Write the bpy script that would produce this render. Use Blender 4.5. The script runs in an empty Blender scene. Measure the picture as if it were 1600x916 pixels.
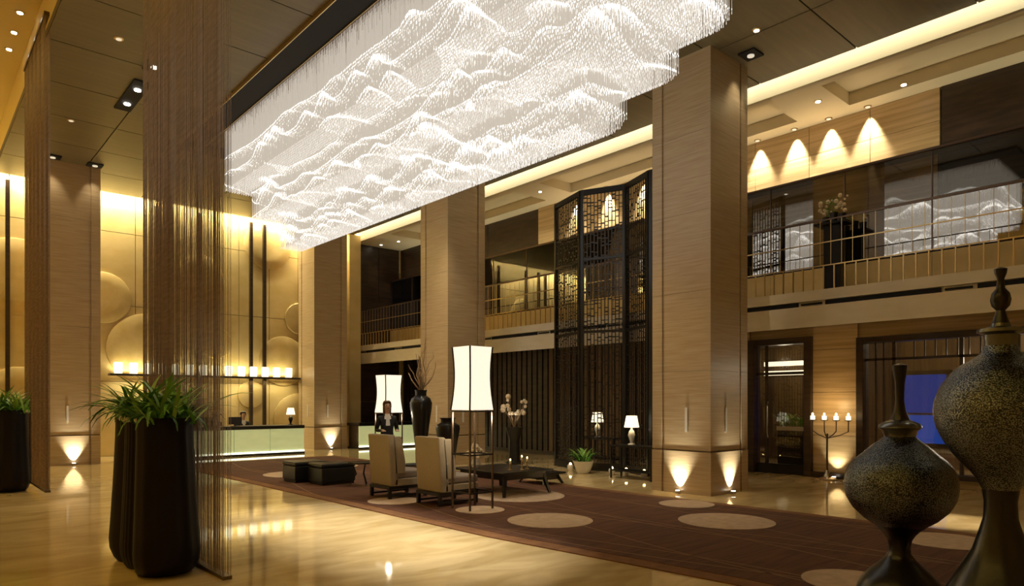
import bpy, bmesh, math, random
import numpy as np
from mathutils import Vector, Matrix
random.seed(7); rng = np.random.default_rng(7)
R = math.radians; PI = math.pi
scn = bpy.context.scene
COL = scn.collection

# ------------------------------------------------------------------ camera, world, exposure
cam_d = bpy.data.cameras.new('camera'); cam = bpy.data.objects.new('camera', cam_d); COL.objects.link(cam)
cam.location = (0, 0, 1.6); cam.rotation_euler = (R(90), 0, R(-41.68))
cam_d.sensor_width = 36; cam_d.lens = 24.0; cam_d.shift_y = 0.10625; cam_d.clip_end = 200
scn.camera = cam
w = bpy.data.worlds.new('world'); scn.world = w; w.use_nodes = True
w.node_tree.nodes['Background'].inputs[0].default_value = (1.0, .78, .5, 1)
w.node_tree.nodes['Background'].inputs[1].default_value = .02
scn.view_settings.view_transform = 'Standard'; scn.view_settings.look = 'None'
scn.view_settings.exposure = 0.15; scn.view_settings.gamma = 1
WARM = (1, .86, .62); WHITE = (1, .94, .82); AMBER = (1, .66, .30)

# ------------------------------------------------------------------ materials
def mat(name, col, rough=.5, metal=0, emit=None, es=0, spec=.5, col2=None, scale=(3, 3, 3), contrast=(.35, .65),
        bump=0, bscale=None, coat=0, detail=4, dist=0):
    m = bpy.data.materials.new(name); m.use_nodes = True
    nt = m.node_tree; b = nt.nodes['Principled BSDF']
    b.inputs['Base Color'].default_value = (*col, 1); b.inputs['Roughness'].default_value = rough
    b.inputs['Metallic'].default_value = metal; b.inputs['Specular IOR Level'].default_value = spec
    b.inputs['Coat Weight'].default_value = coat; b.inputs['Coat Roughness'].default_value = .05
    if emit:
        b.inputs['Emission Color'].default_value = (*emit, 1); b.inputs['Emission Strength'].default_value = es
    if col2 or bump:
        tc = nt.nodes.new('ShaderNodeTexCoord'); mp = nt.nodes.new('ShaderNodeMapping')
        nt.links.new(tc.outputs['Object'], mp.inputs[0]); mp.inputs['Scale'].default_value = scale
        n = nt.nodes.new('ShaderNodeTexNoise'); n.inputs['Scale'].default_value = 1; n.inputs['Detail'].default_value = detail
        n.inputs['Distortion'].default_value = dist
        nt.links.new(mp.outputs[0], n.inputs['Vector'])
        if col2:
            r = nt.nodes.new('ShaderNodeValToRGB')
            r.color_ramp.elements[0].position, r.color_ramp.elements[1].position = contrast
            r.color_ramp.elements[0].color = (*col, 1); r.color_ramp.elements[1].color = (*col2, 1)
            nt.links.new(n.outputs['Fac'], r.inputs[0]); nt.links.new(r.outputs[0], b.inputs['Base Color'])
        if bump:
            bp = nt.nodes.new('ShaderNodeBump'); bp.inputs['Strength'].default_value = bump; bp.inputs['Distance'].default_value = .01
            nt.links.new(n.outputs['Fac'], bp.inputs['Height']); nt.links.new(bp.outputs[0], b.inputs['Normal'])
    return m

def mat_glass(name, reflect=.2, tint=(1, 1, 1)):
    m = bpy.data.materials.new(name); m.use_nodes = True; nt = m.node_tree
    nt.nodes.remove(nt.nodes['Principled BSDF']); out = nt.nodes['Material Output']
    t = nt.nodes.new('ShaderNodeBsdfTransparent'); t.inputs[0].default_value = (*tint, 1)
    g = nt.nodes.new('ShaderNodeBsdfGlossy'); g.inputs['Roughness'].default_value = .015
    fr = nt.nodes.new('ShaderNodeFresnel'); fr.inputs[0].default_value = 1.5
    ad = nt.nodes.new('ShaderNodeMath'); ad.operation = 'ADD'; ad.use_clamp = True; ad.inputs[1].default_value = reflect
    mx = nt.nodes.new('ShaderNodeMixShader')
    nt.links.new(fr.outputs[0], ad.inputs[0]); nt.links.new(ad.outputs[0], mx.inputs[0])
    nt.links.new(t.outputs[0], mx.inputs[1]); nt.links.new(g.outputs[0], mx.inputs[2]); nt.links.new(mx.outputs[0], out.inputs[0])
    return m

def mat_mosaic(name, dark, light, scale):
    m = mat(name, dark, rough=.27, metal=1); nt = m.node_tree; b = nt.nodes['Principled BSDF']
    tc = nt.nodes.new('ShaderNodeTexCoord')
    v = nt.nodes.new('ShaderNodeTexVoronoi'); v.inputs['Scale'].default_value = scale; v.feature = 'F1'
    nt.links.new(tc.outputs['Object'], v.inputs['Vector'])
    r = nt.nodes.new('ShaderNodeValToRGB'); r.color_ramp.elements[0].color = (*light, 1); r.color_ramp.elements[1].color = (*dark, 1)
    r.color_ramp.elements[0].position = .25; r.color_ramp.elements[1].position = .6
    nt.links.new(v.outputs['Distance'], r.inputs[0]); nt.links.new(r.outputs[0], b.inputs['Base Color'])
    bp = nt.nodes.new('ShaderNodeBump'); bp.inputs['Strength'].default_value = .55; bp.inputs['Distance'].default_value = .006; bp.invert = True
    nt.links.new(v.outputs['Distance'], bp.inputs['Height']); nt.links.new(bp.outputs[0], b.inputs['Normal'])
    return m

M = dict(
    floor=mat('polished_marble', (.58, .42, .19), rough=.05, col2=(.78, .60, .32), scale=(.9, 2.2, 1), spec=.6, detail=7, dist=1.2),
    column=mat('travertine', (.42, .30, .165), rough=.34, col2=(.50, .385, .235), scale=(1.6, 1.6, 34), detail=6),
    column_dark=mat('travertine_groove', (.22, .12, .05), rough=.5),
    wallstone=mat('honey_stone', (.66, .50, .21), rough=.45, col2=(.74, .58, .28), scale=(1.5, 1.5, 2.5)),
    disc=mat('honey_stone_disc', (.60, .44, .17), rough=.5, col2=(.68, .52, .24), scale=(3, 3, 3)),
    joint=mat('dark_joint', (.10, .07, .03), rough=.8),
    upstone=mat('banded_stone', (.42, .29, .13), rough=.35, col2=(.62, .45, .24), scale=(.6, .6, 14)),
    ceil=mat('ceiling_veneer', (.155, .125, .065), rough=.45, col2=(.185, .15, .08), scale=(.6, 9, 1)),
    ceil_joint=mat('ceiling_joint', (.10, .07, .035), rough=.6),
    plaster=mat('cream_plaster', (.74, .65, .45), rough=.7, bump=.05, scale=(8, 8, 8)),
    yellow=mat('yellow_plaster', (.70, .55, .22), rough=.7, bump=.05, scale=(8, 8, 8)),
    fascia=mat('pale_stone_fascia', (.76, .68, .50), rough=.5, col2=(.82, .74, .57), scale=(2, 2, 6)),
    darkwood=mat('dark_wood', (.028, .017, .010), rough=.35, col2=(.055, .032, .018), scale=(2, 2, 12)),
    brownwood=mat('brown_wood', (.10, .06, .03), rough=.4, col2=(.16, .10, .05), scale=(20, 20, 1.2)),
    black=mat('black_lacquer', (.008, .007, .007), rough=.3, bump=.02, scale=(20, 20, 20)),
    blackmat=mat('black_matt', (.006, .006, .006), rough=.8, bump=.02, scale=(20, 20, 20)),
    planter=mat('black_resin', (.004, .003, .0035), rough=.55, spec=.25, bump=.1, scale=(30, 30, 4)),
    bronze=mat('bronze', (.16, .11, .08), rough=.35, metal=.7, bump=.02, scale=(20, 20, 20)),
    string=mat('bronze_bead_string', (.20, .14, .10), rough=.4, metal=.35, col2=(.28, .20, .15), scale=(4, 4, 30)),
    brass=mat('brass', (.62, .45, .20), rough=.3, metal=.9, bump=.02, scale=(20, 20, 20)),
    steel=mat('brushed_steel', (.6, .56, .5), rough=.3, metal=1, bump=.02, scale=(60, 60, 2)),
    carpet=mat('red_brown_carpet', (.070, .022, .009), rough=.95, col2=(.125, .045, .018), scale=(.9, 9, 1), bump=.4, dist=1.5),
    carpet_border=mat('russet_carpet_border', (.16, .065, .02), rough=.95, col2=(.22, .095, .03), scale=(6, 6, 1)),
    carpet_line=mat('gold_carpet_line', (.22, .12, .05), rough=.95, bump=.3, scale=(30, 30, 30)),
    medallion=mat('beige_carpet_disc', (.46, .33, .22), rough=.95, col2=(.55, .40, .28), scale=(9, 9, 9), bump=.4),
    linen=mat('beige_linen', (.31, .25, .175), rough=.85, col2=(.36, .295, .21), scale=(60, 60, 60), bump=.2),
    cushion=mat('taupe_seat', (.24, .19, .16), rough=.9, bump=.2, scale=(60, 60, 60)),
    leather=mat('black_leather', (.012, .013, .012), rough=.32, bump=.15, scale=(40, 40, 40)),
    leaf=mat('leaf_green', (.06, .20, .015), rough=.4, col2=(.14, .40, .04), scale=(8, 8, 8)),
    leaf2=mat('leaf_pale_green', (.18, .40, .06), rough=.4, col2=(.3, .5, .10), scale=(8, 8, 8)),
    twig=mat('twig', (.30, .20, .10), rough=.7, bump=.2, scale=(40, 40, 40)),
    soil=mat('soil', (.02, .015, .01), rough=.95, bump=.6, scale=(30, 30, 30)),
    petal=mat('cream_petals', (.75, .62, .42), rough=.6, bump=.2, scale=(20, 20, 20)),
    ceramic=mat('white_ceramic', (.75, .72, .66), rough=.15, bump=.02, scale=(20, 20, 20)),
    pebble=mat('white_pebble', (.8, .78, .72), rough=.5, bump=.2, scale=(20, 20, 20)),
    urn=mat_mosaic('hammered_pewter', (.06, .066, .07), (.26, .285, .31), 100),
    urn2=mat_mosaic('perforated_pewter', (.07, .077, .082), (.34, .37, .40), 110),
    urn_plain=mat('dark_pewter', (.045, .043, .04), rough=.28, metal=.8, bump=.15, scale=(25, 25, 25)),
    pewter_lid=mat('pale_pewter', (.18, .18, .17), rough=.25, metal=.8, bump=.1, scale=(25, 25, 25)),
    pane=mat_glass('clear_glass', .05), rail_glass=mat_glass('balustrade_glass', .06, (.9, .88, .8)), mirror_glass=mat_glass('dark_reflecting_glass', .40, (.7, .66, .55)),
    shade=mat('lit_lampshade', (.9, .85, .7), rough=.8, emit=(1, .91, .74), es=.88, bump=.1, scale=(2, 2, 80)),
    shade_s=mat('lit_small_shade', (.9, .85, .7), rough=.8, emit=(1, .86, .60), es=1.3, bump=.1, scale=(2, 2, 80)),
    lantern=mat('lit_lantern', (.9, .85, .6), rough=.6, emit=(1, .92, .64), es=1.5),
    flame=mat('candle_flame', (1, .8, .4), emit=(1, .72, .28), es=9),
    lens=mat('lamp_lens', (1, .95, .8), emit=(1, .93, .78), es=14),
    lens_faint=mat('lamp_lens_faint', (1, .95, .8), emit=(1, .93, .75), es=.5),
    lens_dim=mat('lamp_lens_dim', (1, .95, .8), emit=(1, .93, .75), es=2.5),
    desk_panel=mat('lit_frosted_glass', (.55, .62, .38), rough=.35, emit=(.62, .66, .30), es=.42, col2=(.62, .68, .45), scale=(2, 2, 5)),
    led=mat('led_strip', (1, 1, .8), emit=(1, 1, .72), es=2.2),
    linear=mat('linear_lamp', (1, .95, .8), emit=(1, .88, .60), es=1.3),
    filament=mat('crystal_filament', (.16, .15, .13), rough=.3, emit=(1, .89, .75), es=.45),
    tip=mat('crystal_tip', (.2, .19, .18), rough=.2, emit=(1, .93, .84), es=.72),
    bead=mat('crystal_bead', (.2, .19, .18), rough=.2, emit=(1, .96, .89), es=1.9),
    blue=mat('dusk_window', (.001, .006, .03), rough=.5, spec=.1, emit=(.006, .06, .42), es=.30, col2=(.002, .012, .05), scale=(9, 9, 9)),
    blue2=mat('dusk_window_lower', (.003, .01, .05), rough=.5, spec=.1, emit=(.03, .10, .55), es=.36),
    skin=mat('skin', (.52, .32, .22), rough=.5, bump=.05, scale=(30, 30, 30)),
    suit=mat('black_suit', (.012, .011, .014), rough=.8, bump=.1, scale=(60, 60, 60)),
    shirt=mat('white_shirt', (.8, .8, .82), rough=.8, bump=.1, scale=(60, 60, 60)),
    hair=mat('dark_hair', (.03, .016, .01), rough=.5, bump=.3, scale=(60, 60, 8)),
    hair2=mat('chestnut_hair', (.10, .045, .02), rough=.5, bump=.3, scale=(60, 60, 8)),
    screen=mat('monitor_plastic', (.015, .015, .018), rough=.4, bump=.02, scale=(20, 20, 20)),
)

# ------------------------------------------------------------------ mesh helpers
class MB:
    def __init__(s): s.v = []; s.f = []
    def add(s, vs, fs):
        o = len(s.v); s.v += [tuple(p) for p in vs]; s.f += [tuple(i + o for i in f) for f in fs]; return s
    def box(s, x0, x1, y0, y1, z0, z1):
        return s.add([(x0, y0, z0), (x1, y0, z0), (x1, y1, z0), (x0, y1, z0), (x0, y0, z1), (x1, y0, z1), (x1, y1, z1), (x0, y1, z1)],
                     [(3, 2, 1, 0), (4, 5, 6, 7), (0, 1, 5, 4), (1, 2, 6, 5), (2, 3, 7, 6), (3, 0, 4, 7)])
    def loft(s, rings, cap=True):
        n = len(rings[0]); vs = [p for r in rings for p in r]; fs = []
        for k in range(len(rings) - 1):
            for i in range(n):
                j = (i + 1) % n; fs.append((k * n + i, k * n + j, (k + 1) * n + j, (k + 1) * n + i))
        if cap: fs.append(tuple(range(n - 1, -1, -1))); fs.append(tuple(range((len(rings) - 1) * n, len(rings) * n)))
        return s.add(vs, fs)
    def lathe(s, prof, n=24, cx=0, cy=0):
        return s.loft([[(cx + r * math.cos(2 * PI * i / n), cy + r * math.sin(2 * PI * i / n), z) for i in range(n)] for r, z in prof])
    def cyl(s, cx, cy, z0, z1, r, n=16, r1=None):
        return s.lathe([(r, z0), (r if r1 is None else r1, z1)], n, cx, cy)
    def prism(s, poly, z0, z1):
        return s.loft([[(x, y, z0) for x, y in poly], [(x, y, z1) for x, y in poly]])
    def tube(s, pts, r, n=6):
        pts = [Vector(p) for p in pts]; rs = r if isinstance(r, (list, tuple)) else [r] * len(pts); rings = []
        for i, p in enumerate(pts):
            t = (pts[min(i + 1, len(pts) - 1)] - pts[max(i - 1, 0)]).normalized()
            a = t.cross(Vector((0, 0, 1)) if abs(t.z) < .95 else Vector((1, 0, 0))).normalized(); b = t.cross(a)
            rings.append([p + rs[i] * (a * math.cos(2 * PI * k / n) + b * math.sin(2 * PI * k / n)) for k in range(n)])
        return s.loft(rings)
    def ball(s, c, r, n=10, m=6, sz=1):
        return s.lathe([(max(r * math.sin(PI * k / m), r * .02), c[2] - sz * r * math.cos(PI * k / m)) for k in range(m + 1)], n, c[0], c[1])
    def mesh(s, name, m, smooth=False):
        me = bpy.data.meshes.new(name); me.from_pydata(s.v, [], s.f)
        bm = bmesh.new(); bm.from_mesh(me); bmesh.ops.recalc_face_normals(bm, faces=bm.faces[:]); bm.to_mesh(me); bm.free()
        me.materials.append(M[m] if isinstance(m, str) else m)
        if smooth:
            me.polygons.foreach_set('use_smooth', [True] * len(me.polygons)); me.set_sharp_from_angle(angle=R(42))
        return me
    def build(s, name, m, parent=None, loc=(0, 0, 0), rz=0, smooth=False, bevel=0):
        return link(name, s.mesh(name, m, smooth), parent, loc, rz, bevel)
def link(name, me, parent=None, loc=(0, 0, 0), rz=0, bevel=0):
    o = bpy.data.objects.new(name, me); COL.objects.link(o); o.location = loc; o.rotation_euler = (0, 0, rz)
    if parent is not None: o.parent = parent
    if bevel:
        b = o.modifiers.new('bevel', 'BEVEL'); b.width = bevel; b.segments = 2; b.limit_method = 'ANGLE'
    return o
def tag(o, label, cat, group=None, kind=None):
    o['label'] = label; o['category'] = cat
    if group: o['group'] = group
    if kind: o['kind'] = kind
    return o
def thing(name, label, cat, loc=(0, 0, 0), rz=0, group=None):
    o = bpy.data.objects.new(name, None); COL.objects.link(o); o.location = loc; o.rotation_euler = (0, 0, rz)
    o.empty_display_size = .1
    return tag(o, label, cat, group)
def struct(o): o['kind'] = 'structure'; return o
def dup(root, loc, rz=None, label=None):
    r = root.copy(); COL.objects.link(r); r.location = loc
    if rz is not None: r.rotation_euler = (0, 0, rz)
    if label: r['label'] = label
    for ch in list(root.children):
        c = ch.copy(); COL.objects.link(c); c.parent = r
        for g in ch.children:
            d = g.copy(); COL.objects.link(d); d.parent = c
    return r
def spot(parent, loc, target, energy, deg, color=WARM, blend=.6, radius=.04, name='lamp_light'):
    l = bpy.data.lights.new(name, 'SPOT'); l.energy = energy; l.spot_size = R(deg); l.spot_blend = blend; l.color = color; l.shadow_soft_size = radius
    o = bpy.data.objects.new(name, l); COL.objects.link(o); o.location = loc
    o.rotation_euler = (Vector(target) - Vector(loc)).to_track_quat('-Z', 'Y').to_euler()
    if parent is not None: o.parent = parent
    return o
def point(parent, loc, energy, color=WARM, radius=.06, name='lamp_light'):
    l = bpy.data.lights.new(name, 'POINT'); l.energy = energy; l.color = color; l.shadow_soft_size = radius
    o = bpy.data.objects.new(name, l); COL.objects.link(o); o.location = loc
    if parent is not None: o.parent = parent
    return o
def strip(name, loc, rot, sx, sy, energy, color, spread=120):
    l = bpy.data.lights.new(name, 'AREA'); l.shape = 'RECTANGLE'; l.size = sx; l.size_y = sy; l.energy = energy; l.color = color; l.spread = R(spread)
    o = bpy.data.objects.new(name, l); COL.objects.link(o); o.location = loc; o.rotation_euler = rot
    return o

# cove lamps hidden in ceiling-edge slots, plus unseen shelf and ledge fills added
strip('cove_light_back', (6.0, 22.56, 7.80), (R(8), 0, 0), 20, .06, 800, (1, .88, .54), 150)
strip('shelf_fill_up', (7.25, 22.64, 2.46), (R(176), 0, 0), 5.4, .04, 34, (1, .88, .52), 150)  # unseen strip added over the shelf to brighten the wall above
strip('shelf_fill_down', (7.25, 22.50, 2.35), (R(-4), 0, 0), 5.4, .04, 42, (1, .88, .52), 150)  # unseen strip added under the shelf to brighten the lower wall
strip('cove_light_right', (12.05, 8.5, 7.92), (0, R(-82), 0), .06, 28, 135, (1, .94, .72), 160)
strip('ledge_fill', (14.2, 9.4, 6.27), (R(180), 0, 0), .1, 26, 40, (1, .90, .62), 140)  # fill added out of sight on the ledge to lift the soffit
strip('cove_light_left', (-1.2, 11, 8.0), (R(180), 0, 0), .5, 24, 330, (1, .88, .48), 160)

# ------------------------------------------------------------------ floor, ceilings, walls
H = 7.63
struct(MB().box(-4, 19.5, -4, 23.2, -.2, 0).build('floor', 'floor'))
ceil = struct(MB().box(1.76, 12.14, -4, 22.35, H + .03, H + .15).build('ceiling', 'ceil_joint'))
nx, ny = 6, 15; px_, py_ = (12.14 - 1.76) / nx, 26.35 / ny
pm = MB().box(.012, px_ - .012, .012, py_ - .012, 0, .03).mesh('ceiling_panel', 'ceil')
for i in range(nx):
    for j in range(ny):
        link('ceiling_panel', pm, ceil, (1.76 + i * px_, -4 + j * py_, H))
c1 = struct(MB().box(-4, 1.76, -4, 22.35, 8.45, 8.6).build('ceiling.001', 'yellow'))
struct(MB().box(1.76, 1.80, -4, 22.35, H + .15, 8.45).build('trim_1', 'yellow'))
struct(MB().box(-4, 15, 22.30, 23, 8.0, 8.1).build('trim_2', 'plaster'))
# mezzanine soffit with recessed trays
ZS = 7.47
sof = MB().box(12.5, 14.7, -4, 22.8, ZS + .25, ZS + .33).box(12.5, 12.72, -4, 22.8, ZS, ZS + .25).box(13.97, 14.7, -4, 22.8, ZS, ZS + .25)
for a, b in ((-4, -2.5), (5.65, 6.7), (13.2, 14.2), (20.7, 22.8)):
    sof.box(12.72, 13.97, a, b, ZS, ZS + .25)
sof = struct(sof.build('ceiling.002', 'plaster'))
struct(MB().box(12.46, 12.52, -4, 22.8, ZS, 8.1).build('trim_3', 'plaster'))
struct(MB().box(11.8, 12.52, -4, 22.8, 8.1, 8.18).build('trim_4', 'plaster'))

# back wall: stone panels with joints and relief discs
wb = struct(MB().box(-4, 15, 22.86, 23.1, 0, 8.0).build('wall_back', 'joint'))
xs = [-4 + 1.02 * k for k in range(19)] + [15]
for a, b in zip(xs[:-1], xs[1:]):
    for z0, z1 in ((0, 2.2), (2.2, 4.45), (4.45, 6.6), (6.6, 8.0)):
        MB().box(a + .008, b - .008, 22.8, 22.86, z0 + .008, z1 - .008).build('stone_panel', 'wallstone', wb)
for x, z, r in ((7.02, 5.55, .72), (4.32, 4.64, .75), (5.45, 3.2, 1.05), (8.64, 1.83, .45), (2.27, 5.0, 1.05), (2.34, 1.6, .95), (10.35, 4.5, .55),
                (9.75, 3.0, .85), (10.3, 1.0, .9), (7.5, 3.5, .5), (11.9, 3.2, 1.0), (0, 3.5, .9), (9.2, 6.9, .8), (6.1, 1.3, .6)):
    prof = [(r, 0), (r, .035), (r * .965, .055), (r * .6, .063), (.02, .066)]
    n = 40
    MB().loft([[(x + rr * math.cos(2 * PI * i / n), 22.8 - t, z + rr * math.sin(2 * PI * i / n)) for i in range(n)] for rr, t in prof]).build('relief_disc', 'disc', wb, smooth=True)
for x in (12.56, 13.47):
    for z0, z1 in ((.0, 1.6), (1.6, 3.18), (3.66, 5.6), (5.6, 7.46)):
        MB().box(x, x + .89, 22.73, 22.80, z0 + .01, z1).build('wood_panel', 'darkwood', wb)
struct(MB().box(-4.2, -4, -4, 23.2, 0, 8.6).build('wall_left', 'wallstone'))
struct(MB().box(-4, 15, -4.2, -4, 0, 8.6).build('wall_front', 'wallstone'))

# right wall: stone with openings at ground level, stone and dark wood panels on the mezzanine
wr = struct(MB().box(14.56, 14.8, -4, 2.0, 0, 3.2).box(14.56, 14.8, 5.7, 6.62, 0, 3.2).box(14.56, 14.8, 8.08, 23, 0, 3.2).box(14.56, 14.8, 6.62, 8.08, 3.0, 3.2)
            .box(14.56, 14.8, 2.0, 5.7, 2.9, 3.2).box(14.56, 14.8, 2.0, 5.7, 0, .15).box(14.56, 14.8, -4, 23, 3.2, 8.0).build('wall_right', 'upstone'))
for a, b in ((5.7, 6.62), (8.08, 8.9)):
    for z0, z1 in ((0, .9), (.9, 1.8), (1.8, 2.7), (2.7, 3.2)):
        MB().box(14.5, 14.56, a + .004, b - .004, z0 + .004, z1 - .004).build('stone_panel', 'upstone', wr)
yy = 4.2
while yy < 14.0:
    for z0, z1 in ((6.24, 6.85), (6.85, 7.47)):
        MB().box(14.42, 14.56, yy + .004, yy + 1.23 - .004, z0 + .004, z1 - .004).build('stone_panel', 'upstone', wr)
    MB().box(14.30, 14.40, yy + .004, yy + 1.23 - .004, 5.33, 6.20).build('stone_panel', 'upstone', wr)
    yy += 1.233
for a, b in ((-3.5, -1.0), (-1.0, 1.6), (1.6, 4.18), (14.95, 17.4), (17.4, 19.9), (20.7, 22.7)):
    MB().box(14.42, 14.56, a + .01, b - .01, 6.24, 7.47).build('wood_panel', 'darkwood', wr)
    MB().box(14.30, 14.40, a + .01, b - .01, 5.33, 6.20).build('wood_panel', 'darkwood', wr)
for a, b in ((14.1, 14.95), (19.9, 20.7)):
    MB().box(14.38, 14.56, a, b, 6.24, 7.47).build('pilaster', 'upstone', wr)
y = -3.55
while y < 22.6:
    e = min(y + 1.55, 22.7)
    MB().box(13.98, 14.40, y + .004, e - .004, 3.66, 4.33).build('stone_panel', 'wallstone', wr)
    MB().box(14.06, 14.36, y + .01, e - .01, 4.36, 5.28).build('wood_panel', 'brownwood', wr)
    MB().box(13.99, 14.0, y + .01, e - .01, 4.36, 5.28).build('pane', 'mirror_glass', wr)
    MB().box(13.99, 14.0, y + .01, e - .01, 5.34, 6.18).build('pane', 'rail_glass', wr)
    MB().box(13.975, 14.01, y - .01, y + .01, 4.36, 6.18).build('mullion', 'bronze', wr)
    y = e
MB().box(13.96, 14.40, -3.55, 22.7, 6.19, 6.235).build('ledge', 'bronze', wr)
MB().box(13.97, 14.40, -3.55, 22.7, 5.29, 5.33).build('transom', 'bronze', wr)
for i in range(58):                                       # dark slatted cladding at ground level
    y = 9.0 + i * .235
    MB().box(14.46, 14.56, y, y + .17, .1, 3.2).build('slat', 'brownwood' if i < 24 else 'darkwood', wr)
struct(MB().box(14.42, 14.5, 5.7, 6.62, 0, .12).box(14.42, 14.5, 8.08, 22.8, 0, .12).build('baseboard_right', 'darkwood'))

# entrance door with glass and the lit room behind it
d1 = struct(MB().box(14.4, 14.7, 6.62, 6.78, 0, 3.0).box(14.4, 14.7, 7.92, 8.08, 0, 3.0).box(14.4, 14.7, 6.78, 7.92, 2.86, 3.0).build('door_1', 'darkwood', bevel=.01))
MB().box(14.52, 14.58, 6.78, 7.92, .0, .22).build('kick_panel', 'black', d1)
MB().box(14.53, 14.57, 7.66, 7.72, .22, 2.86).build('stile', 'darkwood', d1)
MB().box(14.52, 14.58, 6.78, 7.92, 2.2, 2.26).build('rail', 'darkwood', d1)
for a, b in ((6.78, 7.66), (7.72, 7.92)):
    MB().box(14.54, 14.56, a, b, .22, 2.2).build('pane', 'pane', d1)
    MB().box(14.54, 14.56, a, b, 2.26, 2.86).build('pane', 'pane', d1)
MB().tube([(14.44, 7.60, .8), (14.40, 7.60, .9), (14.40, 7.60, 1.5), (14.44, 7.60, 1.6)], .014).build('handle', 'steel', d1, smooth=True)
w1 = struct(MB().box(14.4, 14.7, 5.56, 5.7, .15, 2.9).box(14.4, 14.7, 2.0, 2.14, .15, 2.9).box(14.4, 14.7, 2.14, 5.56, 2.78, 2.9).box(14.4, 14.7, 2.14, 5.56, .15, .25).build('window_1', 'darkwood', bevel=.01))
for y in (5.0, 3.85, 3.0):
    MB().box(14.52, 14.58, y, y + .06, .25, 2.78).build('mullion', 'darkwood', w1)
for y in (5.35, 5.2):
    MB().box(14.52, 14.56, y, y + .03, .25, 2.78).build('glazing_bar', 'darkwood', w1)
for i in range(14):
    y = 2.3 + i * .1815
    MB().box(14.53, 14.56, y, y + .022, 2.45, 2.78).build('glazing_bar', 'darkwood', w1)
MB().box(14.52, 14.58, 2.14, 5.56, 2.42, 2.47).build('transom', 'darkwood', w1)
for a, b in ((2.14, 3.0), (3.06, 3.85), (3.91, 5.0), (5.06, 5.56)):
    MB().box(14.545, 14.555, a, b, .25, 2.78).build('pane', 'pane', w1)
# the room behind
struct(MB().box(18.4, 18.6, -4, 10.5, 0, 3.2).build('wall_far', 'brownwood'))
struct(MB().box(14.8, 18.4, 10.3, 10.5, 0, 3.2).build('wall_far.001', 'brownwood'))
c3 = struct(MB().box(14.8, 19.5, -4, 10.5, 3.2, 3.3).build('ceiling.003', 'plaster'))
w2 = struct(MB().box(18.3, 18.4, 5.1, 5.2, .5, 2.35).box(18.3, 18.4, 6.3, 6.4, .5, 2.35).box(18.3, 18.4, 5.1, 6.4, .5, .6).box(18.3, 18.4, 5.1, 6.4, 2.25, 2.35).build('window_2', 'darkwood'))
MB().box(18.35, 18.37, 5.2, 6.3, 1.3, 2.25).build('pane', 'blue', w2)
MB().box(18.35, 18.37, 5.2, 6.3, .6, 1.3).build('pane', 'blue2', w2)
MB().box(18.31, 18.37, 5.2, 6.3, 1.28, 1.33).build('glazing_bar', 'darkwood', w2)
for z, lab in ((2.66, 'upper of the two glowing light strips seen through the glass door'), (2.4, 'lower of the two glowing light strips seen through the glass door')):
    t = thing('linear_lamp', lab, 'lamp', (18.2, 8.6, z), group='light strips behind the glass door')
    MB().box(0, .12, -1.1, 1.1, -.06, .06).build('diffuser', 'linear', t); MB().box(.12, .2, -1.1, 1.1, -.08, .08).build('housing', 'bronze', t)
point(c3, (16.6, 3.0, 2.4), 55, WARM, .15); point(c3, (16.6, 8.3, 2.6), 8, WARM, .15)
for y, x, z in ((4.6, 17.2, 2.9), (3.6, 16.6, 2.9)):
    t = thing('linear_lamp', 'long light box under the ceiling behind the big window, %s' % ('above the blue window' if y > 4 else 'nearer the tall urn'), 'lamp', (x, y, 3.02))
    MB().box(-.1, .1, -.5, .5, 0, .1).build('diffuser', 'linear', t); MB().box(-.13, .13, -.53, .53, .1, .18).build('housing', 'bronze', t)

# ------------------------------------------------------------------ columns
def column(x, y, label, base_side=True, ysz=1.2, xsz=1.2):
    t = thing('column', label, 'column', (x, y, 0))          # origin at the near hall-side corner
    def shaft(z0, z1, nm, p=0.0):
        # body with vertical grooves on the hall face (x=0 side) and the near face (y=0 side)
        g = .03
        m = MB()
        m.box(g, xsz, g, ysz, z0, z1)
        m.box(-p, g, -p, .94, z0, z1)             # hall face main slab
        m.box(-p, g, .99, ysz, z0, z1)            # hall face strip beyond the groove
        m.box(g, .94, -p, g, z0, z1); m.box(.99, xsz, -p, g, z0, z1)
        return m.build(nm, 'column', t)
    shaft(0, .735, 'plinth', .012)
    MB().box(.035, xsz - .005, .035, ysz - .005, .735, .76).build('shadow_gap', 'column_dark', t)
    zz = .76
    for k in range(5):
        z1 = zz + (H - .76) / 5 - (.004 if k < 4 else 0)
        shaft(zz, z1, 'stone_block'); zz = z1 + .004
    MB().box(-.014, 0, .45, .50, 1.08, 1.5).build('glint_strip', 'ceramic', t); MB().box(.45, .50, -.014, 0, 1.08, 1.5).build('glint_strip', 'ceramic', t)  # pale strips whose colour stands in for a glint on the polished stone
    return t
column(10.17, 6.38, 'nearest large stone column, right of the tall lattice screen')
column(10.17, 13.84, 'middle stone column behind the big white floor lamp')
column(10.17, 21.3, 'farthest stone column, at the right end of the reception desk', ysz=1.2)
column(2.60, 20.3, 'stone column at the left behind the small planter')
struct(MB().box(11.95, 12.40, 22.2, 22.8, 0, H).build('trim_5', 'wallstone'))

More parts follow.
